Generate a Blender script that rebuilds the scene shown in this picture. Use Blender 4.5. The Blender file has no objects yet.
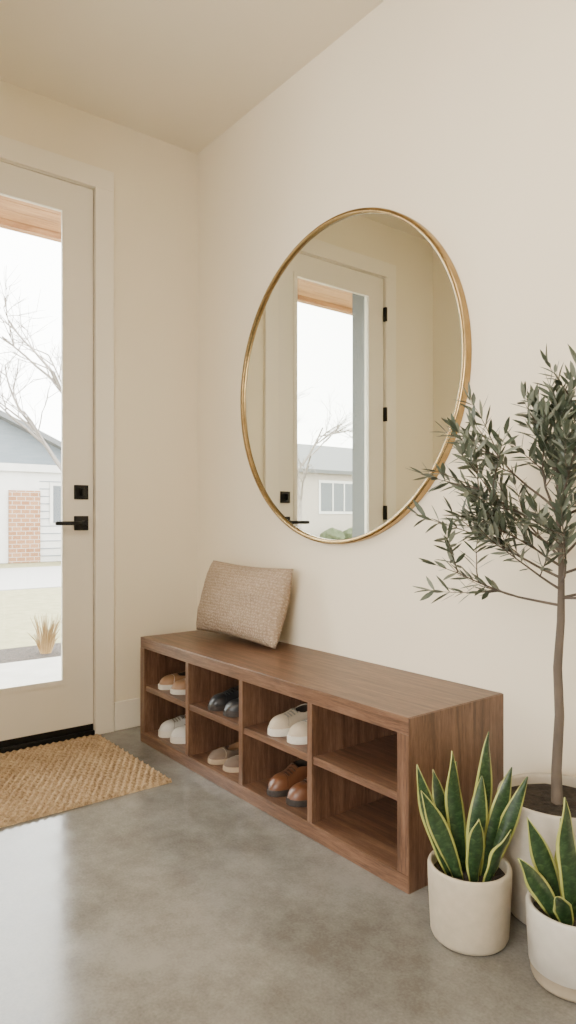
import bpy, bmesh, math, random
from mathutils import Vector, Matrix, noise
random.seed(7)
D=bpy.data; S=bpy.context.scene
COL=S.collection

# ------------------------------------------------------------ helpers
def link(o,parent=None):
    COL.objects.link(o)
    if parent is not None: o.parent=parent
    return o
def empty(name,loc=(0,0,0)):
    e=D.objects.new(name,None); e.empty_display_size=0.1; e.location=loc
    COL.objects.link(e); return e
def mesh_obj(name,verts,faces,mats,parent=None,smooth=False,midx=None):
    me=D.meshes.new(name); me.from_pydata([tuple(v) for v in verts],[],faces); me.update()
    if not isinstance(mats,(list,tuple)): mats=[mats]
    for m in mats: me.materials.append(m)
    if midx:
        for p,i in zip(me.polygons,midx): p.material_index=i
    if smooth:
        for p in me.polygons: p.use_smooth=True
    o=D.objects.new(name,me)
    return link(o,parent)
def boxdata(x0,x1,y0,y1,z0,z1):
    v=[(x0,y0,z0),(x1,y0,z0),(x1,y1,z0),(x0,y1,z0),(x0,y0,z1),(x1,y0,z1),(x1,y1,z1),(x0,y1,z1)]
    f=[(0,3,2,1),(4,5,6,7),(0,1,5,4),(1,2,6,5),(2,3,7,6),(3,0,4,7)]
    return v,f
def boxes(name,lst,mat,parent=None,bevel=0.0,seg=2):
    V=[];F=[]
    for b in lst:
        v,f=boxdata(*b); n=len(V); V+=v; F+=[tuple(i+n for i in q) for q in f]
    o=mesh_obj(name,V,F,mat,parent)
    if bevel>0:
        m=o.modifiers.new('bevel','BEVEL'); m.width=bevel; m.segments=seg; m.limit_method='ANGLE'
    return o
def lathe(name,prof,mats,parent=None,n=64,loc=(0,0,0),midx=None,axis='Z'):
    V=[];F=[];MI=[]
    k=len(prof)
    for i in range(n):
        a=2*math.pi*i/n
        for (r,z) in prof:
            if axis=='Z': V.append((r*math.cos(a),r*math.sin(a),z))
            else: V.append((r*math.cos(a),z,r*math.sin(a)))
    for i in range(n):
        j=(i+1)%n
        for q in range(k-1):
            f=(i*k+q,j*k+q,j*k+q+1,i*k+q+1)
            if axis!='Z': f=f[::-1]
            F.append(f)
            MI.append(midx[q] if midx else 0)
    o=mesh_obj(name,V,F,mats,parent,True,MI)
    o.location=loc
    bm=bmesh.new(); bm.from_mesh(o.data); bmesh.ops.remove_doubles(bm,verts=bm.verts,dist=1e-5)
    bmesh.ops.recalc_face_normals(bm,faces=bm.faces); bm.to_mesh(o.data); bm.free()
    for p in o.data.polygons: p.use_smooth=True
    return o
def sharp(o,ang=35):
    m=o.modifiers.new('es','EDGE_SPLIT'); m.split_angle=math.radians(ang)
class Tubes:
    def __init__(s): s.V=[];s.F=[]
    def add(s,pts,rad,n=6,cap=True):
        pts=[Vector(p) for p in pts]
        b=len(s.V); up=Vector((0.13,0.21,0.97)).normalized()
        for i,p in enumerate(pts):
            d=(pts[min(i+1,len(pts)-1)]-pts[max(i-1,0)])
            if d.length<1e-9: d=Vector((0,0,1))
            d.normalize()
            u=up if abs(d.dot(up))<.95 else Vector((1,0,0))
            a=d.cross(u).normalized(); c=d.cross(a)
            r=rad[i] if isinstance(rad,(list,tuple)) else rad
            for k in range(n):
                t=2*math.pi*k/n
                s.V.append(p+a*math.cos(t)*r+c*math.sin(t)*r)
        for i in range(len(pts)-1):
            for k in range(n):
                q=(k+1)%n
                s.F.append((b+i*n+k,b+i*n+q,b+(i+1)*n+q,b+(i+1)*n+k))
        if cap:
            s.F.append(tuple(b+k for k in range(n)))
            e=b+(len(pts)-1)*n
            s.F.append(tuple(e+k for k in reversed(range(n))))
    def obj(s,name,mat,parent=None): return mesh_obj(name,s.V,s.F,mat,parent,True)

# ------------------------------------------------------------ materials
def M(name,col=(.8,.8,.8),rough=.5,metal=0.0,spec=.5):
    m=D.materials.new(name); m.use_nodes=True
    b=m.node_tree.nodes['Principled BSDF']
    b.inputs['Base Color'].default_value=(*col,1); b.inputs['Roughness'].default_value=rough
    b.inputs['Metallic'].default_value=metal; b.inputs['Specular IOR Level'].default_value=spec
    return m,m.node_tree,b
def N(nt,t,**kw):
    n=nt.nodes.new(t)
    for k,v in kw.items():
        if k in n.inputs: n.inputs[k].default_value=v
        else: setattr(n,k,v)
    return n
def coords(nt,scale=(1,1,1),kind='Object'):
    tc=N(nt,'ShaderNodeTexCoord'); mp=N(nt,'ShaderNodeMapping'); mp.inputs['Scale'].default_value=scale
    nt.links.new(tc.outputs[kind],mp.inputs['Vector']); return mp.outputs['Vector']
def ramp(nt,fac,stops):
    r=N(nt,'ShaderNodeValToRGB'); e=r.color_ramp.elements
    while len(e)<len(stops): e.new(.5)
    for x,(p,c) in zip(e,stops): x.position=p; x.color=(*c,1)
    nt.links.new(fac,r.inputs['Fac']); return r.outputs['Color']
def bump(nt,b,h,strength=.2,dist=.01):
    n=N(nt,'ShaderNodeBump'); n.inputs['Strength'].default_value=strength; n.inputs['Distance'].default_value=dist
    nt.links.new(h,n.inputs['Height']); nt.links.new(n.outputs['Normal'],b.inputs['Normal'])
def noisy(name,c1,c2,scale=8,rough=.6,bs=.1,bd=.003,detail=4,map=(1,1,1),metal=0,spec=.5,bscale=None):
    m,nt,b=M(name,c1,rough,metal,spec)
    v=coords(nt,map)
    n=N(nt,'ShaderNodeTexNoise',Scale=scale,Detail=detail); nt.links.new(v,n.inputs['Vector'])
    c=ramp(nt,n.outputs['Fac'],[(.3,c1),(.7,c2)]); nt.links.new(c,b.inputs['Base Color'])
    if bs>0:
        n2=N(nt,'ShaderNodeTexNoise',Scale=bscale or scale*4,Detail=4); nt.links.new(v,n2.inputs['Vector'])
        bump(nt,b,n2.outputs['Fac'],bs,bd)
    return m

m_wall=noisy('wall_paint',(.81,.722,.562),(.825,.737,.577),3,.75,.03,.001,bscale=160,spec=.25)
m_ceil=noisy('ceiling_paint',(.84,.76,.62),(.855,.775,.635),3,.8,.02,.001,bscale=120,spec=.2)
m_trim=noisy('trim_paint',(.83,.765,.645),(.84,.775,.655),3,.45,.02,.001)
m_door=noisy('door_paint',(.80,.74,.635),(.81,.75,.645),3,.42,.02,.001)
m_black=noisy('black_metal',(.012,.012,.012),(.018,.018,.018),20,.4,.02,.001,metal=.6)
m_jamb=noisy('exterior_jamb_paint',(.085,.093,.097),(.10,.108,.112),5,.6,.02,.001)

# concrete
m_floor,nt,b=M('polished_concrete',(.4,.38,.34),.25)
v=coords(nt)
n1=N(nt,'ShaderNodeTexNoise',Scale=1.7,Detail=6,Roughness=.55); nt.links.new(v,n1.inputs['Vector'])
n2=N(nt,'ShaderNodeTexNoise',Scale=9,Detail=10,Roughness=.75); nt.links.new(v,n2.inputs['Vector'])
n3=N(nt,'ShaderNodeTexNoise',Scale=150,Detail=3); nt.links.new(v,n3.inputs['Vector'])
mx=N(nt,'ShaderNodeMath',operation='MULTIPLY_ADD'); nt.links.new(n2.outputs['Fac'],mx.inputs[0]); mx.inputs[1].default_value=.8; nt.links.new(n1.outputs['Fac'],mx.inputs[2])
mx2=N(nt,'ShaderNodeMath',operation='MULTIPLY_ADD'); nt.links.new(n3.outputs['Fac'],mx2.inputs[0]); mx2.inputs[1].default_value=.3; nt.links.new(mx.outputs[0],mx2.inputs[2])
hv=N(nt,'ShaderNodeMath',operation='MULTIPLY'); nt.links.new(mx2.outputs[0],hv.inputs[0]); hv.inputs[1].default_value=.4762
c=ramp(nt,hv.outputs[0],[(.41,(.125,.116,.101)),(.50,(.178,.168,.149)),(.59,(.235,.224,.202))])
nt.links.new(c,b.inputs['Base Color'])
mr=N(nt,'ShaderNodeMapRange'); mr.inputs['From Min'].default_value=.3; mr.inputs['From Max'].default_value=.7
mr.inputs['To Min'].default_value=.10; mr.inputs['To Max'].default_value=.23
nt.links.new(n2.outputs['Fac'],mr.inputs['Value']); nt.links.new(mr.outputs[0],b.inputs['Roughness'])
bump(nt,b,n2.outputs['Fac'],.02,.003)

# wood
def wood(name,dark,mid,light,mapping,rough=.40):
    m,nt,b=M(name,mid,rough)
    v=coords(nt,mapping)
    n1=N(nt,'ShaderNodeTexNoise',Scale=3.0,Detail=9,Roughness=.62,Distortion=.6); nt.links.new(v,n1.inputs['Vector'])
    n2=N(nt,'ShaderNodeTexNoise',Scale=30,Detail=4,Roughness=.6); nt.links.new(v,n2.inputs['Vector'])
    a=N(nt,'ShaderNodeMath',operation='MULTIPLY_ADD'); nt.links.new(n2.outputs['Fac'],a.inputs[0]); a.inputs[1].default_value=.6; nt.links.new(n1.outputs['Fac'],a.inputs[2])
    c=ramp(nt,a.outputs[0],[(.60,dark),(.80,mid),(.98,light)])
    nt.links.new(c,b.inputs['Base Color'])
    bump(nt,b,a.outputs[0],.08,.0015)
    return m
WD,WM_,WL=(.062,.031,.018),(.125,.064,.037),(.200,.110,.067)
m_woodx=wood('walnut_grain_x',WD,WM_,WL,(1.2,18,18))
m_woodz=wood('walnut_grain_z',WD,WM_,WL,(18,18,1.2))
m_soffit=wood('cedar_soffit',(.22,.10,.04),(.32,.16,.07),(.40,.22,.10),(9,1,9),.55)

m_brass=noisy('brushed_brass',(.33,.225,.105),(.40,.285,.14),30,.26,.03,.001,metal=1.0)
m_mirror,_,_=M('mirror_silver',(.85,.87,.81),.0,1.0)

m_glass=D.materials.new('window_glass'); m_glass.use_nodes=True; nt=m_glass.node_tree; nt.nodes.clear()
o=N(nt,'ShaderNodeOutputMaterial'); t=N(nt,'ShaderNodeBsdfTransparent'); g=N(nt,'ShaderNodeBsdfGlossy'); g.inputs['Roughness'].default_value=.0
f=N(nt,'ShaderNodeFresnel'); f.inputs['IOR'].default_value=1.3; mi=N(nt,'ShaderNodeMixShader')
t.inputs['Color'].default_value=(.97,.985,.97,1)
nt.links.new(f.outputs[0],mi.inputs[0]); nt.links.new(t.outputs[0],mi.inputs[1]); nt.links.new(g.outputs[0],mi.inputs[2]); nt.links.new(mi.outputs[0],o.inputs[0])

# ------------------------------------------------------------ room
CH=2.875
DY0,DY1,DT=-1.41,-.551,2.53     # door slab extents
TH=.28
boxes('wall_left',[(-TH,0,DY1+.012,.15,0,CH),(-TH,0,-5,DY0-.012,0,CH),(-TH,0,DY0-.012,DY1+.012,DT+.012,CH)],m_wall)
boxes('wall_back',[(0,5.5,0,.15,0,CH)],m_wall)
boxes('wall_right',[(5.5,5.65,-5,.15,0,CH)],m_wall)
WX0,WX1,WZ0,WZ1=1.7,4.9,.5,2.5  # unseen opening behind the camera, added for the fill lamp
boxes('wall_front',[(-TH,WX0,-5.15,-5,0,CH),(WX1,5.65,-5.15,-5,0,CH),(WX0,WX1,-5.15,-5,0,WZ0),(WX0,WX1,-5.15,-5,WZ1,CH)],m_wall)
boxes('wall_partition',[(0,1.3,-2.0,-1.88,0,CH)],m_wall)
boxes('floor',[(-TH,5.65,-5.15,.15,-.12,0)],m_floor)
boxes('ceiling',[(-TH,5.65,-5.15,.15,CH,CH+.12)],m_ceil)
boxes('baseboard_left',[(0,.014,-.458,0,0,.135),(0,.014,-1.88,-1.505,0,.135)],m_trim,bevel=.003)
boxes('baseboard_back',[(.014,.215,-.014,0,0,.135),(1.832,5.5,-.014,0,0,.135)],m_trim,bevel=.003)
w=empty('fill_window')  # invented window, out of view, frames the fill lamp
boxes('frame',[(WX0,WX0+.06,-5.1,-5.02,WZ0,WZ1),(WX1-.06,WX1,-5.1,-5.02,WZ0,WZ1),(WX0+.06,WX1-.06,-5.1,-5.02,WZ0,WZ0+.06),(WX0+.06,WX1-.06,-5.1,-5.02,WZ1-.06,WZ1),((WX0+WX1)/2-.03,(WX0+WX1)/2+.03,-5.1,-5.02,WZ0+.06,WZ1-.06)],m_trim,w)

CW=.090
t1=empty('trim_1')
boxes('casing',[(0,.018,DY1,DY1+CW,0,DT+.006),(0,.018,DY0-CW,DY0,0,DT+.006),(0,.018,DY0-CW,DY1+CW,DT+.006,DT+.10)],m_trim,t1,.002)
boxes('jamb_outer',[(-TH-.01,-.06,DY1-.006,DY1+.012,0,DT+.012),(-TH-.01,-.06,DY0-.012,DY0+.006,0,DT+.012),(-TH-.01,-.06,DY0+.006,DY1-.006,DT-.006,DT+.012)],m_jamb,t1)
boxes('jamb_inner',[(-.06,0,DY1+.002,DY1+.012,0,DT+.002),(-.06,0,DY0-.012,DY0-.002,0,DT+.002),(-.06,0,DY0-.012,DY1+.012,DT+.002,DT+.012)],m_trim,t1)
boxes('threshold',[(-TH-.03,.012,DY0,DY1,0,.022)],m_black,t1,.004)

d=empty('door_1')
GY0,GY1,GZ0,GZ1=-1.283,-.688,.262,2.405
X0,X1=-.050,-.006
boxes('slab',[(X0,X1,GY1,DY1-.003,.028,DT),(X0,X1,DY0+.003,GY0,.028,DT),(X0,X1,GY0,GY1,.028,GZ0),(X0,X1,GY0,GY1,GZ1,DT)],m_door,d)
s=.012
boxes('glazing_bead',[(X1-.002,X1+.006,GY0-s,GY0+s,GZ0-s,GZ1+s),(X1-.002,X1+.006,GY1-s,GY1+s,GZ0-s,GZ1+s),(X1-.002,X1+.006,GY0+s,GY1-s,GZ0-s,GZ0+s),(X1-.002,X1+.006,GY0+s,GY1-s,GZ1-s,GZ1+s)],m_door,d)
boxes('pane',[(-.032,-.026,GY0,GY1,GZ0,GZ1)],m_glass,d)
boxes('sweep',[(X0+.004,X1+.004,DY0+.004,DY1-.004,.022,.05)],m_black,d)
hy=-.612
boxes('deadbolt_plate',[(X1-.002,X1+.010,hy-.033,hy+.033,1.09,1.156)],m_black,d,.003)
boxes('deadbolt_turn',[(X1+.008,X1+.035,hy-.006,hy+.006,1.105,1.141)],m_black,d,.003)
boxes('handle_plate',[(X1-.002,X1+.010,hy-.033,hy+.033,.948,1.014)],m_black,d,.003)
T=Tubes(); T.add([(X1+.008,hy,.981),(X1+.055,hy,.981)],.011,16); T.obj('handle_stem',m_black,d)
boxes('handle_lever',[(X1+.044,X1+.060,hy-.135,hy+.012,.972,.990)],m_black,d,.004)
for i,z in enumerate((.40,1.04,1.665,2.30)):
    boxes('hinge_%d'%(i+1),[(-.004,.022,DY0-.006,DY0+.010,z-.045,z+.045)],m_black,d,.003)

# ------------------------------------------------------------ round mirror
mr_=empty('round_wall_mirror',(1.072,0,1.536)); R=.634
prof=[(R-.017,-.006),(R-.017,-.029),(R-.014,-.032),(R-.003,-.032),(R,-.029),(R,-.002),(R-.017,-.002)]
fr=lathe('brass_frame',prof,m_brass,mr_,128,axis='Y'); sharp(fr,50)
V=[(0,-.020,0)]+[((R-.015)*math.cos(2*math.pi*i/128),-.020,(R-.015)*math.sin(2*math.pi*i/128)) for i in range(128)]
F=[(0,i+1,(i+1)%128+1) for i in range(128)]
mesh_obj('mirror_glass',V,F,m_mirror,mr_)
V=[(0,-.003,0)]+[((R-.010)*math.cos(2*math.pi*i/128),-.003,(R-.010)*math.sin(2*math.pi*i/128)) for i in range(128)]
mesh_obj('backing',V,F,m_black,mr_)

# ------------------------------------------------------------ bench
BX0,BX1,BY0,BY1,BH=.22,1.820,-.425,-.001,.47
TT,ST,DV=.048,.040,.024
b_=empty('shoe_storage_bench')
boxes('top',[(BX0,BX1,BY0,BY1,BH-TT,BH)],m_woodx,b_,.002)
boxes('base',[(BX0,BX1,BY0,BY1,0.0,TT)],m_woodx,b_,.002)
boxes('side_panel_1',[(BX0,BX0+ST,BY0,BY1,TT,BH-TT)],m_woodz,b_)
boxes('side_panel_2',[(BX1-ST,BX1,BY0,BY1,TT,BH-TT)],m_woodz,b_)
boxes('end_veneer',[(BX1,BX1+.002,BY0+.001,BY1,.001,BH-.002)],m_woodz,b_)
ix0,ix1=BX0+ST,BX1-ST
boxes('back_panel',[(ix0,ix1,BY1-.012,BY1,TT,BH-TT)],m_woodx,b_)
cw=(ix1-ix0-3*DV)/4
for i in range(4):
    a=ix0+i*(cw+DV)
    boxes('shelf_%d'%(i+1),[(a,a+cw,BY0+.008,BY1-.012,.232,.256)],m_woodx,b_,.001)
    if i<3: boxes('divider_%d'%(i+1),[(a+cw,a+cw+DV,BY0+.003,BY1-.012,TT,BH-TT)],m_woodz,b_,.001)

# ------------------------------------------------------------ shoes
m_dark=noisy('shoe_lining',(.03,.022,.016),(.05,.036,.026),30,.9,.05,.001)
def shoe(name,parent,x,y,z,rot,matU,matS,L=.262,W=.084,Hh=.072,Ht=.042,sole=.016,lin=None,flip=1,boot=0,laces=None,toe=None,op=.56):
    ns=30; nr=23; V=[];F=[];MI=[]
    def width(s):
        w=.36+.14*math.sin(min(1,s/.72)*math.pi*.5)
        if s<.12: w*=math.sqrt(max(0,1-((.12-s)/.12)**2))*.5+.5
        if s>.70: w*=math.sqrt(max(0,1-((s-.70)/.305)**2.3))
        return w*W
    def height(s):
        if s<.10: h=(Hh+boot)*(.97+.3*(.10-s))
        elif s<.34: h=(Hh+boot)*(1-.12*math.sin((s-.10)/.24*math.pi)*(0 if boot else 1))
        elif s<.76:
            t=(s-.34)/.42; t=t*t*(3-2*t); h=(Hh+boot)*(1-t)+Ht*1.0*t
        else:
            t=(s-.76)/.24; h=Ht*1.0*(1-.15*t)*math.sqrt(max(0,1-max(0,(t-.20)/.81)**2.4))
        return h
    for i in range(ns+1):
        s=i/ns; w=max(width(s),.004); h=max(height(s),.006)
        yb=(s-.5)*L; off=.008*math.sin(s*math.pi)*flip
        for k in range(nr):
            th=math.pi*k/(nr-1); cx=math.cos(th); sz=math.sin(th)
            px=w*math.copysign(abs(cx)**.8,cx); pz=sole+h*(sz**.68)
            lim=.72 if s<op-.12 else .72*math.sqrt(max(0,1-((s-op+.12)/.125)**2))
            if .06<s<op and abs(cx)<lim: pz=sole+h*.28
            V.append((px+off,yb,pz))
    for i in range(ns):
        for k in range(nr-1):
            s=(i+.5)/ns; cx=abs(math.cos(math.pi*(k+.5)/(nr-1)))
            F.append((i*nr+k,(i+1)*nr+k,(i+1)*nr+k+1,i*nr+k+1))
            lim=.76 if s<op-.12 else .76*math.sqrt(max(0,1-((s-op+.12)/.14)**2))
            MI.append(1 if (.05<s<op+.02 and cx<lim) else (2 if s>.80 else 0))
    F.append(tuple(range(nr))); MI.append(0)
    o=mesh_obj(name,V,F,[matU,lin or m_dark,toe or matU],parent,True,MI)
    sb=o.modifiers.new('s','SUBSURF'); sb.levels=1; sb.render_levels=1
    V=[];F=[]; out=[]
    for i in range(ns+1): s=i/ns; out.append((max(width(s),.006)+.003+.008*math.sin(s*math.pi)*flip,(s-.5)*L*1.02))
    for i in range(ns,-1,-1): s=i/ns; out.append((-(max(width(s),.006)+.003)+.008*math.sin(s*math.pi)*flip,(s-.5)*L*1.02))
    n=len(out)
    for zz in (0,sole+.005): V+=[(p[0],p[1],zz) for p in out]
    F=[tuple(reversed(range(n))),tuple(range(n,2*n))]+[(i,(i+1)%n,(i+1)%n+n,i+n) for i in range(n)]
    so=mesh_obj(name+'_sole',V,F,matS,parent); bv=so.modifiers.new('b','BEVEL'); bv.width=.002; bv.segments=2; bv.limit_method='ANGLE'
    obs=[o,so]
    T=Tubes()
    if laces:
        for q in range(4):
            s=op+.035+.045*q; yy=(s-.5)*L; hh=sole+height(s)+.001; ww=width(s)*.48
            T.add([(-ww,yy,hh-.006),(0,yy+.004,hh+.002),(ww,yy,hh-.006)],.0026,6)
        obs.append(T.obj(name+'_laces',laces,parent))
    # toe-cap seam
    T=Tubes(); s=.80; w=width(s); h=height(s); off=.008*math.sin(s*math.pi)*flip; pts=[]
    for k in range(15):
        th=math.pi*(.06+.88*k/14); cx=math.cos(th)
        pts.append((w*math.copysign(abs(cx)**.8,cx)*1.0+off,(s-.5)*L-.010*math.sin(th),sole+h*(math.sin(th)**.68)+.0002))
    T.add(pts,.0012,5); obs.append(T.obj(name+'_seam',matS if not laces else laces,parent))
    Mt=Matrix.Translation((x,y,z))@Matrix.Rotation(rot,4,'Z')
    for q in obs: q.matrix_local=Mt
def leather(n,c,r=.45): return noisy(n,tuple(a*.85 for a in c),tuple(min(1,a*1.1) for a in c),14,r,.12,.002)
tan=leather('tan_leather',(.27,.15,.08)); cream=leather('cream_canvas',(.44,.365,.27),.8); white=leather('white_leather',(.56,.54,.50),.5)
blk=leather('black_leather',(.016,.016,.018),.4); brn=leather('brown_leather',(.12,.046,.02),.35); tpe=leather('taupe_suede',(.13,.09,.065),.85)
rub=leather('white_rubber',(.58,.54,.47),.6); darkr=leather('dark_rubber',(.03,.022,.018),.6); cork=leather('cork_sole',(.36,.27,.18),.8)
greyl=leather('grey_lace',(.24,.22,.19),.8); brl=leather('brown_lace',(.05,.025,.014),.8)
z1,z2=.2565,.0485
def pair(nm,cx,z,rotd,*a,**k):
    p=empty(nm,(cx-.032,-.270,z))
    g=k.pop('gap',.049)
    shoe('left_shoe',p,-g,0,0,math.pi+math.radians(rotd),*a,flip=1,**k)
    shoe('right_shoe',p,g,.004,0,math.pi+math.radians(rotd+3),*a,flip=-1,**k)
pair('pair_of_slip_on_shoes',.456,z1,-9,tan,rub,Hh=.068,Ht=.040,op=.66)
pair('pair_of_sneakers',.456,z2,-9,white,rub,Hh=.076,Ht=.042,sole=.022,laces=greyl,op=.58)
pair('pair_of_dress_shoes',.870,z1,-7,blk,darkr,Hh=.085,Ht=.042,laces=blk,op=.58)
pair('pair_of_loafers',.868,z2,-7,tpe,cork,Hh=.056,Ht=.032,sole=.014,lin=tan,op=.68)
pair('pair_of_canvas_shoes',1.262,z1,-6,cream,rub,Hh=.082,Ht=.042,sole=.020,laces=greyl,op=.58)
pair('pair_of_ankle_boots',1.257,z2,-6,brn,darkr,Hh=.082,Ht=.048,boot=.03,laces=brl,op=.56)

# ------------------------------------------------------------ cushion
m_cush,nt,b=M('oatmeal_linen',(.52,.40,.28),.95,0,.15)
v=coords(nt)
w1=N(nt,'ShaderNodeTexWave',Scale=24,Distortion=6.0,Detail=2); w1.bands_direction='X'; w1.inputs['Detail Scale'].default_value=3
w2=N(nt,'ShaderNodeTexWave',Scale=24,Distortion=6.0,Detail=2); w2.bands_direction='Z'; w2.inputs['Detail Scale'].default_value=3
n1=N(nt,'ShaderNodeTexNoise',Scale=90,Detail=4)
for q in (w1,w2,n1): nt.links.new(v,q.inputs['Vector'])
a=N(nt,'ShaderNodeMath',operation='MULTIPLY'); nt.links.new(w1.outputs['Fac'],a.inputs[0]); nt.links.new(w2.outputs['Fac'],a.inputs[1])
a2=N(nt,'ShaderNodeMath',operation='ADD'); nt.links.new(a.outputs[0],a2.inputs[0]); nt.links.new(n1.outputs['Fac'],a2.inputs[1])
a3=N(nt,'ShaderNodeMath',operation='MULTIPLY'); nt.links.new(a2.outputs[0],a3.inputs[0]); a3.inputs[1].default_value=.6
c=ramp(nt,a3.outputs[0],[(.20,(.30,.22,.155)),(.46,(.42,.32,.235)),(.80,(.51,.40,.305))]); nt.links.new(c,b.inputs['Base Color'])
bump(nt,b,a3.outputs[0],1.0,.006)
CWd,CHt,CTk=.578,.335,.090
n=36; V=[];F=[]
for side in (1,-1):
    for i in range(n+1):
        for j in range(n+1):
            u=2*i/n-1; q=2*j/n-1
            th=(max(0,(1-abs(u)**2.4))*max(0,(1-abs(q)**2.4)))**.5
            pin=1-.050*(1-abs(q)**2)*abs(u)**3; pin2=1-.075*(1-abs(u)**2)*abs(q)**3
            cr=1-.015*(abs(u*q)**6)
            x=u*CWd/2*pin*cr; z=q*CHt/2*pin2*cr
            wr=.12*noise.noise(Vector((u*3,q*3,side*2)))+.06*noise.noise(Vector((u*7,q*7,side)))
            V.append((x,-side*CTk*th*(1+wr),z))
m2=(n+1)**2
for sidx in (0,1):
    for i in range(n):
        for j in range(n):
            a=sidx*m2+i*(n+1)+j; f=(a,a+n+1,a+n+2,a+1)
            F.append(f if sidx==0 else f[::-1])
cu=mesh_obj('throw_pillow',V,F,m_cush,None,True)
bm=bmesh.new(); bm.from_mesh(cu.data); bmesh.ops.remove_doubles(bm,verts=bm.verts,dist=1e-4); bmesh.ops.recalc_face_normals(bm,faces=bm.faces); bm.to_mesh(cu.data); bm.free()
cu.rotation_euler=(math.radians(-16),math.radians(1),math.radians(3))
cu.location=(.590,-.125,BH+.173)

# ------------------------------------------------------------ doormat
m_mat,nt,b=M('coir_jute',(.5,.35,.2),.95,0,.1)
v=coords(nt)
n1=N(nt,'ShaderNodeTexNoise',Scale=90,Detail=5,Roughness=.7); nt.links.new(v,n1.inputs['Vector'])
n2=N(nt,'ShaderNodeTexNoise',Scale=9,Detail=3); nt.links.new(v,n2.inputs['Vector'])
a=N(nt,'ShaderNodeMath',operation='MULTIPLY_ADD'); nt.links.new(n2.outputs['Fac'],a.inputs[0]); a.inputs[1].default_value=.3; nt.links.new(n1.outputs['Fac'],a.inputs[2])
c=ramp(nt,a.outputs[0],[(.42,(.18,.115,.06)),(.62,(.35,.245,.145)),(.82,(.52,.385,.24))]); nt.links.new(c,b.inputs['Base Color'])
bump(nt,b,n1.outputs['Fac'],.8,.004)
mx0,mx1,my0,my1=.035,.740,-1.43,-.545
nx,ny=200,250; V=[];F=[]
for i in range(nx+1):
    for j in range(ny+1):
        x=mx0+(mx1-mx0)*i/nx; y=my0+(my1-my0)*j/ny
        row=math.floor((x-mx0)/.0237)
        h=.5+.5*math.cos(2*math.pi*(x-mx0)/.0237+math.pi)
        g=.5+.5*math.cos(2*math.pi*(y/.028+.5*(row%2)))
        z=.006+.011*math.sqrt(h)*(.4+.6*g)+.0025*noise.noise(Vector((x*40,y*40,0)))
        ex=min(i,nx-i); ey=min(j,ny-j)
        if ex==0 or ey==0: z=0.0
        jx=.0025*noise.noise(Vector((0,y*60,3))) if ex<2 else 0
        jy=.0025*noise.noise(Vector((x*60,0,7))) if ey<2 else 0
        V.append((x+jx,y+jy,z))
for i in range(nx):
    for j in range(ny):
        a=i*(ny+1)+j; F.append((a,a+ny+1,a+ny+2,a+1))
mesh_obj('doormat',V,F,m_mat,None,True)

# ------------------------------------------------------------ pots & plants
def ceramic(n,c,r=.5):
    return noisy(n,tuple(a*.92 for a in c),tuple(min(1,a*1.03) for a in c),45,r,.25,.003,bscale=70)
m_pot1=ceramic('cream_stoneware',(.44,.38,.285),.6)
m_pot2=ceramic('white_glaze',(.50,.465,.40),.35); m_pot2b=ceramic('raw_clay',(.36,.295,.21),.8)
m_pot3=ceramic('offwhite_stoneware',(.44,.39,.315),.55)
m_soil=noisy('potting_soil',(.018,.013,.009),(.05,.036,.025),60,.95,1.0,.012)
def pot(parent,r,h,mats,loc,band=0.0,taper=.9):
    rb=r*taper; prof=[(0,0),(rb*.86,0),(rb*.95,.004),(rb,.014)]
    mi=[1,1,1]
    if band: prof+=[(rb+(r-rb)*band/h,band),(rb+(r-rb)*band/h+.0015,band+.001)]; mi+=[1,0]
    prof+=[(r*.995,h*.75),(r,h-.008),(r-.002,h-.002),(r-.006,h),(r-.010,h-.002),(r-.012,h-.008),(r-.014,h-.032)]
    while len(mi)<len(prof)-1: mi.append(0)
    o=lathe('pot',prof,mats,parent,72,loc,mi)
    k=40; V=[(0,0,h-.022)];F=[]
    for ring in range(1,7):
        for i in range(k):
            a=2*math.pi*i/k; rr=(r-.0135)*ring/6
            V.append((rr*math.cos(a),rr*math.sin(a),h-.026+.006*noise.noise(Vector((rr*60*math.cos(a),rr*60*math.sin(a),r)))))
    for i in range(k): F.append((0,i+1,(i+1)%k+1))
    for ring in range(5):
        for i in range(k):
            a=1+ring*k+i; c=1+ring*k+(i+1)%k; F.append((a,a+k,c+k,c))
    s=mesh_obj('soil',V,F,m_soil,parent,True); s.location=loc
    return o

m_snake,nt,b=M('snake_plant_leaf',(.05,.11,.04),.38)
uv=N(nt,'ShaderNodeUVMap'); sp=N(nt,'ShaderNodeSeparateXYZ'); nt.links.new(uv.outputs[0],sp.inputs[0])
ab=N(nt,'ShaderNodeMath',operation='SUBTRACT'); nt.links.new(sp.outputs[0],ab.inputs[0]); ab.inputs[1].default_value=.5
ab2=N(nt,'ShaderNodeMath',operation='ABSOLUTE'); nt.links.new(ab.outputs[0],ab2.inputs[0])
mp=N(nt,'ShaderNodeMapping'); mp.inputs['Scale'].default_value=(2.5,24,1); nt.links.new(uv.outputs[0],mp.inputs['Vector'])
nn=N(nt,'ShaderNodeTexNoise',Scale=1.2,Detail=4,Distortion=.8); nt.links.new(mp.outputs[0],nn.inputs['Vector'])
cg=ramp(nt,nn.outputs['Fac'],[(.36,(.011,.028,.010)),(.52,(.019,.046,.016)),(.70,(.05,.09,.032))])
ed=ramp(nt,ab2.outputs[0],[(.37,(0,0,0)),(.395,(1,1,1))])
mx=N(nt,'ShaderNodeMixRGB'); nt.links.new(ed,mx.inputs[0]); nt.links.new(cg,mx.inputs[1]); mx.inputs[2].default_value=(.34,.35,.09,1)
nt.links.new(mx.outputs[0],b.inputs['Base Color'])

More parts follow.
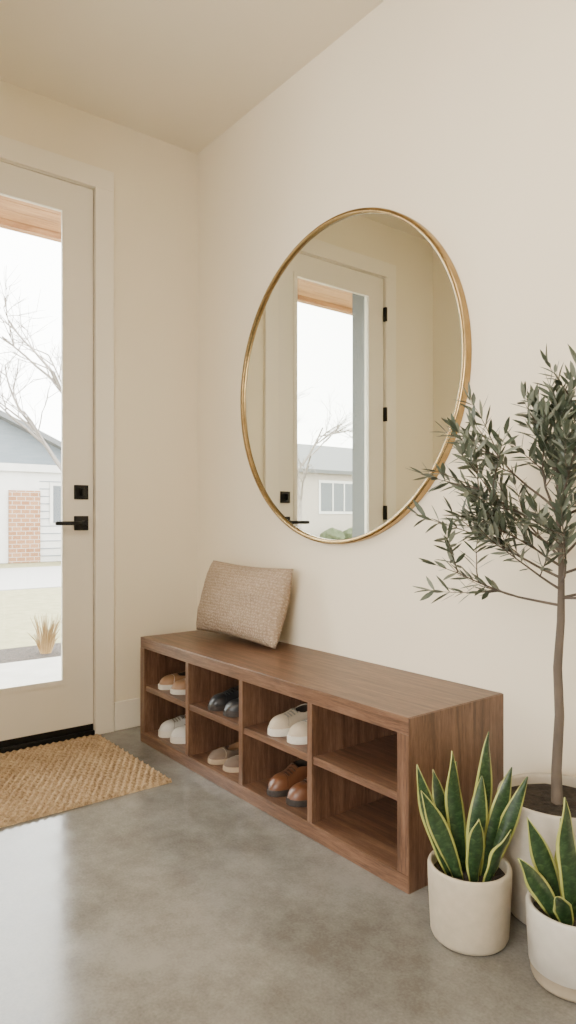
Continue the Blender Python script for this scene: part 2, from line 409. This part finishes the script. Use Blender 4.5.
def snake_leaf(V,F,UV,base,az,lean,L,W,curve,twist,face):
    ns=16; nc=11
    out=Vector((math.cos(az),math.sin(az),0))
    p=Vector(base); ang=lean
    side0=Vector((-math.sin(face),math.cos(face),0)); b0=len(V)
    for i in range(ns+1):
        s=i/ns
        d=(out*math.sin(ang)+Vector((0,0,1))*math.cos(ang)).normalized()
        sd=(Matrix.Rotation(twist*s,3,d)@side0); sd=(sd-d*sd.dot(d)).normalized(); nrm=d.cross(sd)
        w=W*.5*(.55+.6*math.sin(min(1,s/.55)*math.pi/2)**1.3)
        if s>.55: w*=max(0.02,1-((s-.55)/.45)**1.6)
        for k in range(nc):
            u=2*k/(nc-1)-1
            wav=.0035*math.sin(s*13+az*3)*u*u
            V.append(p+sd*(u*w)+nrm*(.42*w*(u*u)*(1-s*.5)+wav))
            UV.append((k/(nc-1),s*L/.3))
        p=p+d*(L/ns); ang+=curve/ns
    for i in range(ns):
        for k in range(nc-1):
            a=b0+i*nc+k; F.append((a,a+1,a+nc+1,a+nc))
def snake_plant(name,loc,r,h,mats,leaves,band=0,taper=.92):
    e=empty(name,loc)
    pot(e,r,h,mats,(0,0,0),band=band,taper=taper)
    V=[];F=[];UV=[]
    for l in leaves: snake_leaf(V,F,UV,(l[0],l[1],h-.035),*l[2:])
    o=mesh_obj('leaves',V,F,m_snake,e,True)
    uvl=o.data.uv_layers.new(name='UVMap')
    for lp in o.data.loops: uvl.data[lp.index].uv=UV[lp.vertex_index]
    so=o.modifiers.new('sol','SOLIDIFY'); so.thickness=.003; so.offset=0
rd=math.radians
RT,LF,TC,AW=rd(52),rd(232),rd(322),rd(142)
def off(lat,dep):
    return (math.cos(RT)*lat+math.cos(TC)*dep, math.sin(RT)*lat+math.sin(TC)*dep)
def leaf(lat,dep,az,lean,L,W,curve,tw,facedeg=0): 
    x,y=off(lat,dep); return (x,y,az,rd(lean),L,W,rd(curve),rd(tw),TC+rd(facedeg))
L1=[leaf(-.030,.025,LF,19,.235,.040,8,25,-15),
    leaf(-.042,.005,LF,22,.285,.036,-10,-35,25),
    leaf(-.012,-.01,LF,8,.30,.040,-6,45,-15),
    leaf(.008,.02,RT,2,.25,.042,4,-40,20),
    leaf(.020,-.015,RT,6,.345,.040,-2,50,-25),
    leaf(.033,.01,RT,12,.275,.040,4,-30,20),
    leaf(.040,.01,rd(35),18,.27,.034,4,20,-35),
    leaf(.0,.04,TC,10,.18,.038,8,-20,15),
    leaf(.03,.045,rd(10),16,.16,.034,12,10,20),
    leaf(-.03,-.03,rd(190),12,.24,.036,4,-20,10),
    leaf(-.01,-.04,AW,8,.25,.038,5,30,40)]
snake_plant('snake_plant',(2.030,-.442,0),.0985,.175,[m_pot1,m_pot1],L1,taper=.93)
L2=[leaf(-.035,.02,LF,26,.17,.038,14,25,0),
    leaf(-.02,-.01,LF,17,.23,.040,5,-30,15),
    leaf(-.003,.01,LF,4,.27,.043,0,40,-10),
    leaf(.02,.02,RT,8,.20,.042,8,-25,10),
    leaf(.035,-.01,RT,18,.24,.042,8,25,-20),
    leaf(.045,.02,RT,30,.20,.038,14,-15,0),
    leaf(-.025,.04,rd(280),25,.12,.034,22,10,0),
    leaf(.005,-.04,AW,8,.19,.040,6,20,20)]
snake_plant('snake_plant',(2.268,-.395,0),.0975,.165,[m_pot2,m_pot2b],L2,band=.035,taper=.90)

# olive tree
OX,OY=2.108,-.180
ol=empty('potted_olive_tree',(OX,OY,0))
pot(ol,.150,.30,[m_pot3,m_pot3],(0,0,0),taper=.88)
m_bark=noisy('olive_bark',(.055,.042,.032),(.13,.10,.076),18,.85,.7,.006,map=(1,1,.35),bscale=40)
m_lfA,nt,b=M('olive_leaf_dark',(.048,.062,.038),.42)
m_lfB,_,_=M('olive_leaf_mid',(.085,.103,.068),.5)
m_lfC,_,_=M('olive_leaf_pale',(.18,.198,.148),.6)
T=Tubes(); LV=[];LF_=[];LM=[]
def oleaf(p,d,up,L,W):
    d=d.normalized(); s=d.cross(up)
    if s.length<.01: s=Vector((1,0,0))
    s.normalize(); nrm=s.cross(d)
    st=[(0,.10),(.25,.75),(.5,1.0),(.78,.65),(1,.04)]
    b0=len(LV); pts=[]
    cv=random.uniform(-.10,.14)
    for t,w in st:
        c=p+d*(L*t)+nrm*(-cv*L*t*t)
        for q in (-1,0,1): pts.append(c+s*(q*w*W*.5)+nrm*(abs(q)*w*W*.10))
    for q in pts:
        if q.y+OY>-.012: return
    LV.extend(pts)
    mi=random.choices((0,1,2),(.42,.34,.24))[0]
    for i in range(4):
        for k in range(2):
            a=b0+i*3+k; LF_.append((a,a+1,a+4,a+3)); LM.append(mi)
trunk=[(-.004,0,.255),(-.006,.0,.36),(.004,-.003,.50),(-.003,0,.62),(.006,0,.74),(.010,-.004,.88),(.004,-.01,1.0),(.012,-.015,1.12),(.008,-.02,1.22)]
T.add(trunk,[.0155,.0130,.0120,.0112,.0100,.0078,.0062,.0042,.002],10)
def tpos(z):
    for a,c in zip(trunk,trunk[1:]):
        if a[2]<=z<=c[2]:
            t=(z-a[2])/(c[2]-a[2]); return Vector(a).lerp(Vector(c),t)
    return Vector(trunk[-1])
def clampy(p):
    lim=-OY-.03
    if p.y>lim: p.y=lim-random.random()*.02
    return p
def twig(p,d,L,r,nleaf,level,rise=.04):
    n=6; pts=[p.copy()]; dirs=[]
    dd=d.normalized()
    for i in range(n):
        dd=(dd+Vector((random.gauss(0,.08),random.gauss(0,.08),random.gauss(rise,.05)))).normalized()
        p=clampy(p+dd*(L/n)); pts.append(p.copy()); dirs.append(dd.copy())
    T.add(pts,[r*(1-.8*i/n) for i in range(n+1)],5)
    if level>0:
        for k in range(4):
            i=random.randint(2,n-1)
            side=Vector((random.gauss(0,1),random.gauss(0,1),random.gauss(.3,.7))).normalized()
            nd=(dirs[i-1]*.9+side*.75).normalized()
            twig(pts[i],nd,L*random.uniform(.36,.55),r*.5,random.randint(6,8),level-1)
    start=.45 if level>0 else .14
    for k in range(nleaf):
        t=start+(1-start)*(k+random.random()*.6)/nleaf
        f=min(t*n,n-.001); i=int(f); q=pts[i].lerp(pts[i+1],f-i); dd=dirs[i]
        ph=random.random()*math.pi*2
        a=dd.orthogonal().normalized(); a=Matrix.Rotation(ph+k*math.pi/2,3,dd)@a
        for sgn in (1,-1):
            ld=(dd*random.uniform(.5,1.0)+a*sgn*random.uniform(.5,.95)).normalized()
            oleaf(q,ld,Vector((random.gauss(0,.5),random.gauss(0,.5),1)),random.uniform(.042,.062),random.uniform(.010,.0135))
    for _ in range(2):
        oleaf(pts[-1],(dirs[-1]+Vector((random.gauss(0,.2),)*3)),Vector((random.gauss(0,.4),random.gauss(0,.4),1)),random.uniform(.04,.055),.011)
br=[(.78,-1,.1,.18,.34),(.82,-.9,.5,.42,.28),(.97,-1,-.05,.36,.36),(.92,-1,.2,.62,.35),(1.02,-.8,.1,.75,.31),(1.0,-.6,.1,1.3,.27),
    (1.10,-.2,-.2,1.3,.20),(1.15,.2,.3,1.3,.19),(1.06,.5,.0,1.2,.25),(1.0,.8,.3,.9,.32),(.93,1,.0,.7,.35),(.86,.9,.6,.5,.33),
    (.80,1,.1,.25,.34),(.84,-.2,1,.5,.26),(.90,.3,1,.8,.28),(.98,-.3,.9,1.0,.24),(.90,-.5,-.6,.8,.25),(.96,.4,-.7,.9,.24),
    (.80,.5,.9,.15,.28),(1.2,.1,.1,1.5,.10),(1.06,-.6,.3,1.2,.20),(.88,-.8,.3,.55,.27),(1.0,1,.1,.5,.33),(.85,-1,.0,.50,.33)]
for z,la,dp,rise,L in br:
    x,y=off(la,dp); dv=Vector((x,y,rise*.9))
    twig(tpos(z),dv,L,.0040,6,1)
T.obj('trunk_and_branches',m_bark,ol)
mesh_obj('foliage',LV,LF_,[m_lfA,m_lfB,m_lfC],ol,True,LM)

# ------------------------------------------------------------ exterior
m_lawn=noisy('dormant_lawn',(.18,.17,.08),(.26,.235,.125),6,.95,.4,.02)
m_conc=noisy('exterior_concrete',(.34,.33,.30),(.40,.39,.36),5,.9,.1,.003)
m_mulch=noisy('mulch',(.035,.027,.02),(.08,.058,.044),30,.95,1.0,.03)
m_asph=noisy('road_asphalt',(.30,.29,.28),(.36,.35,.34),20,.9,.1,.003)
boxes('lawn',[(-60,-TH-.02,-50,40,-.5,-.16)],m_lawn)
boxes('porch_slab',[(-2.15,-TH-.035,-5,3,-.16,-.05)],m_conc,bevel=.01)
boxes('street',[(-13.5,-8.5,-50,40,-.16,-.145)],m_asph)
boxes('garden_bed',[(-3.1,-2.16,-5,4,-.16,-.12)],m_mulch)
pr=empty('porch_roof')
lst=[]
for i in range(7):
    x=-TH-.02-.125*i; lst.append((x-.120,x,-6,4,2.78,2.80))
boxes('soffit_boards',lst,m_soffit,pr)
boxes('fascia',[(-1.235,-1.18,-6,4,2.745,3.0)],m_soffit,pr)
boxes('roof_deck',[(-1.18,-TH-.01,-6,4,2.805,3.0)],m_door,pr)
T=Tubes()
for i in range(90):
    a=random.random()*6.28; l=random.uniform(.15,.34); r=random.uniform(.02,.11)
    bx,by=-2.7+.04*math.cos(a),.13+.04*math.sin(a)
    T.add([(bx,by,-.119),(bx+r*.4*math.cos(a),by+r*.4*math.sin(a),-.12+l*.6),(bx+r*math.cos(a),by+r*math.sin(a),-.12+l)],[.004,.003,.001],4)
T.obj('ornamental_grass',noisy('dry_grass',(.24,.15,.06),(.33,.22,.10),12,.9,0),None)
m_side=noisy('grey_siding',(.13,.155,.18),(.16,.185,.21),2,.8,.1,.003,map=(1,1,8))
# orange brick with mortar
m_brick,nt,b=M('orange_brick',(.25,.11,.05),.9)
v=coords(nt); sx=N(nt,'ShaderNodeSeparateXYZ'); nt.links.new(v,sx.inputs[0]); cx_=N(nt,'ShaderNodeCombineXYZ')
nt.links.new(sx.outputs[1],cx_.inputs[0]); nt.links.new(sx.outputs[2],cx_.inputs[1])
bt=N(nt,'ShaderNodeTexBrick',Scale=2.2); bt.inputs['Color1'].default_value=(.22,.10,.045,1); bt.inputs['Color2'].default_value=(.29,.15,.075,1); bt.inputs['Mortar'].default_value=(.36,.32,.27,1)
nt.links.new(cx_.outputs[0],bt.inputs['Vector']); nt.links.new(bt.outputs['Color'],b.inputs['Base Color'])
m_pale=noisy('pale_brick',(.30,.265,.23),(.36,.32,.28),10,.9,.2,.003)
m_roof=noisy('asphalt_shingles',(.10,.105,.11),(.15,.155,.16),20,.9,.3,.01)
m_wht=noisy('white_siding',(.50,.49,.47),(.55,.54,.52),3,.7,.1,.003)
m_win,_,_=M('dark_window_glass',(.06,.07,.08),.1)
G=-.16
def gable_house(name,x0,x1,y0,y1,he,hr,wallm,gm,ridge='x'):
    e=empty(name)
    boxes('walls',[(x0,x1,y0,y1,G+.01,he)],wallm,e)
    o=.35
    if ridge=='x':
        ym=(y0+y1)/2
        mesh_obj('gable',[(x1,y0,he),(x1,y1,he),(x1,ym,hr),(x0,y0,he),(x0,y1,he),(x0,ym,hr)],[(0,1,2),(3,5,4)],gm,e)
        sl=(hr-he)/(ym-y0)
        V=[(x0-o,y0-o,he-o*sl),(x1+o,y0-o,he-o*sl),(x1+o,ym,hr),(x0-o,ym,hr),(x1+o,y1+o,he-o*sl),(x0-o,y1+o,he-o*sl)]
    else:
        xm=(x0+x1)/2
        mesh_obj('gable',[(x0,y0,he),(x1,y0,he),(xm,y0,hr),(x0,y1,he),(x1,y1,he),(xm,y1,hr)],[(0,1,2),(3,5,4)],gm,e)
        sl=(hr-he)/(xm-x0)
        V=[(x0-o,y0-o,he-o*sl),(x0-o,y1+o,he-o*sl),(xm,y1+o,hr),(xm,y0-o,hr),(x1+o,y1+o,he-o*sl),(x1+o,y0-o,he-o*sl)]
    r=mesh_obj('roof',V,[(0,1,2,3),(3,2,4,5)],m_roof,e)
    s=r.modifiers.new('s','SOLIDIFY'); s.thickness=.14; s.offset=1
    return e
h=gable_house('neighbor_house',-24,-15.5,-4.0,6.0,2.35,4.6,m_wht,m_side)
boxes('brick_panel',[(-15.5,-15.42,3.45,4.25,-.15,1.75)],m_brick,h)
boxes('garage_door',[(-15.5,-15.44,.6,3.0,-.15,2.0)],m_side,h)
boxes('house_window',[(-15.5,-15.46,4.6,5.5,.9,1.9)],m_win,h)
boxes('house_window_trim',[(-15.5,-15.45,4.52,4.6,.85,1.98),(-15.5,-15.45,5.5,5.58,.85,1.98),(-15.46,-15.44,5.03,5.08,.9,1.9)],m_wht,h)
boxes('siding_courses',[(-15.5,-15.485,4.25,6.0,z/10,z/10+.02) for z in range(0,22,2)],m_side,h)
boxes('eave_band',[(-15.5,-15.40,-4,6,2.25,2.45)],m_wht,h)
h=gable_house('neighbor_house',-25,-17.0,-24.0,-11.5,3.0,4.4,m_pale,m_side,ridge='y')
boxes('house_window_a',[(-17.0,-16.96,-17.3,-15.5,1.3,2.4)],m_win,h)
boxes('house_window_trim',[(-17.0,-16.97,-17.4,-15.4,1.2,2.5),(-16.96,-16.94,-16.73,-16.67,1.3,2.4),(-16.96,-16.94,-16.13,-16.07,1.3,2.4)],m_wht,h)
boxes('house_door',[(-17.0,-16.95,-13.9,-13.0,-.15,2.1)],m_wht,h)
def shrub(loc,r):
    bm=bmesh.new(); bmesh.ops.create_icosphere(bm,subdivisions=4,radius=r)
    for v_ in bm.verts: v_.co*=1+.22*noise.noise(v_.co*(4/r)*.5)+.1*noise.noise(v_.co*12/r); v_.co.z*=.85
    mz=min(v_.co.z for v_ in bm.verts)
    me=D.meshes.new('foundation_shrub'); bm.to_mesh(me); bm.free(); me.materials.append(m_shr)
    o=D.objects.new('foundation_shrub',me); o.location=(loc[0],loc[1],G-mz); link(o)
m_shr=noisy('shrub_leaves',(.05,.065,.03),(.10,.12,.06),15,.9,1.0,.05)
for y in (-15.2,-16.2,-17.2): shrub((-16.0,y),.45)
shrub((-14.7,5.3),.35)
m_btree=noisy('bare_bark',(.16,.14,.125),(.24,.21,.19),8,.9,.5,.01)
def bare_tree(loc,H,seed,lean,rr=.012):
    random.seed(seed); T=Tubes()
    def rec(p,d,L,r,lv):
        n=5; pts=[p.copy()]
        for i in range(n):
            d=(d+Vector((random.gauss(0,.09),random.gauss(0,.09),random.gauss(.02,.06)))).normalized(); p=p+d*(L/n); pts.append(p.copy())
        T.add(pts,[r*(1-.5*i/n) for i in range(n+1)],6 if lv>2 else 4)
        if lv==0: return
        for k in range(4 if lv>2 else 3):
            i=random.randint(2,n); ax=Vector((random.gauss(0,1),random.gauss(0,1),random.gauss(0,.5))).normalized()
            rec(pts[i],(d+ax*.8).normalized(),L*random.uniform(.55,.75),r*.52,lv-1)
    rec(Vector((0,0,0)),Vector(lean).normalized(),H*.38,H*rr,5)
    o=T.obj('bare_tree',m_btree,None)
    mz=min(v.co.z for v in o.data.vertices); o.location=(loc[0],loc[1],G-mz)
bare_tree((-14.4,4.75),8.5,3,(-.0,-.10,1),.015)
bare_tree((-14.8,-19.5),9,5,(0,.1,1))
bare_tree((-14.4,-12.3),7.5,11,(0,-.15,1))

# ------------------------------------------------------------ light
W=D.worlds.new('overcast_sky'); S.world=W; W.use_nodes=True
bg=W.node_tree.nodes['Background']; bg.inputs['Color'].default_value=(1.0,.985,.96,1); bg.inputs['Strength'].default_value=15.0
def area(name,loc,rot,sx,sy,p,col,parent=None):
    l=D.lights.new(name,'AREA'); l.shape='RECTANGLE'; l.size=sx; l.size_y=sy; l.energy=p; l.color=col
    o=D.objects.new(name,l); o.location=loc; o.rotation_euler=rot; link(o,parent); return o
area('fill_window_lamp',((WX0+WX1)/2,-5.12,1.5),(math.radians(90),0,0),3.1,1.9,36,(1,.93,.82))  # added area lamp in the unseen window, soft fill for the room
cl=empty('ceiling_fill')  # out-of-view fixture, added to carry the overhead fill
boxes('fill_housing',[(1.75,2.85,-2.1,-1.0,CH-.05,CH)],m_trim,cl,.004)
area('ceiling_fill_lamp',(2.3,-1.55,CH-.055),(0,0,0),1.0,1.0,33,(1,.91,.78),cl)  # added fill from above, brightens floor and bench top

# ------------------------------------------------------------ camera
cd=D.cameras.new('camera'); cam=D.objects.new('camera',cd); link(cam)
cd.sensor_width=36; cd.lens=685/1024*36; cd.shift_y=7/1024; cd.clip_start=.02
cam.location=(3.06,-1.80,1.0); cam.rotation_euler=(math.radians(90),0,math.radians(52))
S.camera=cam
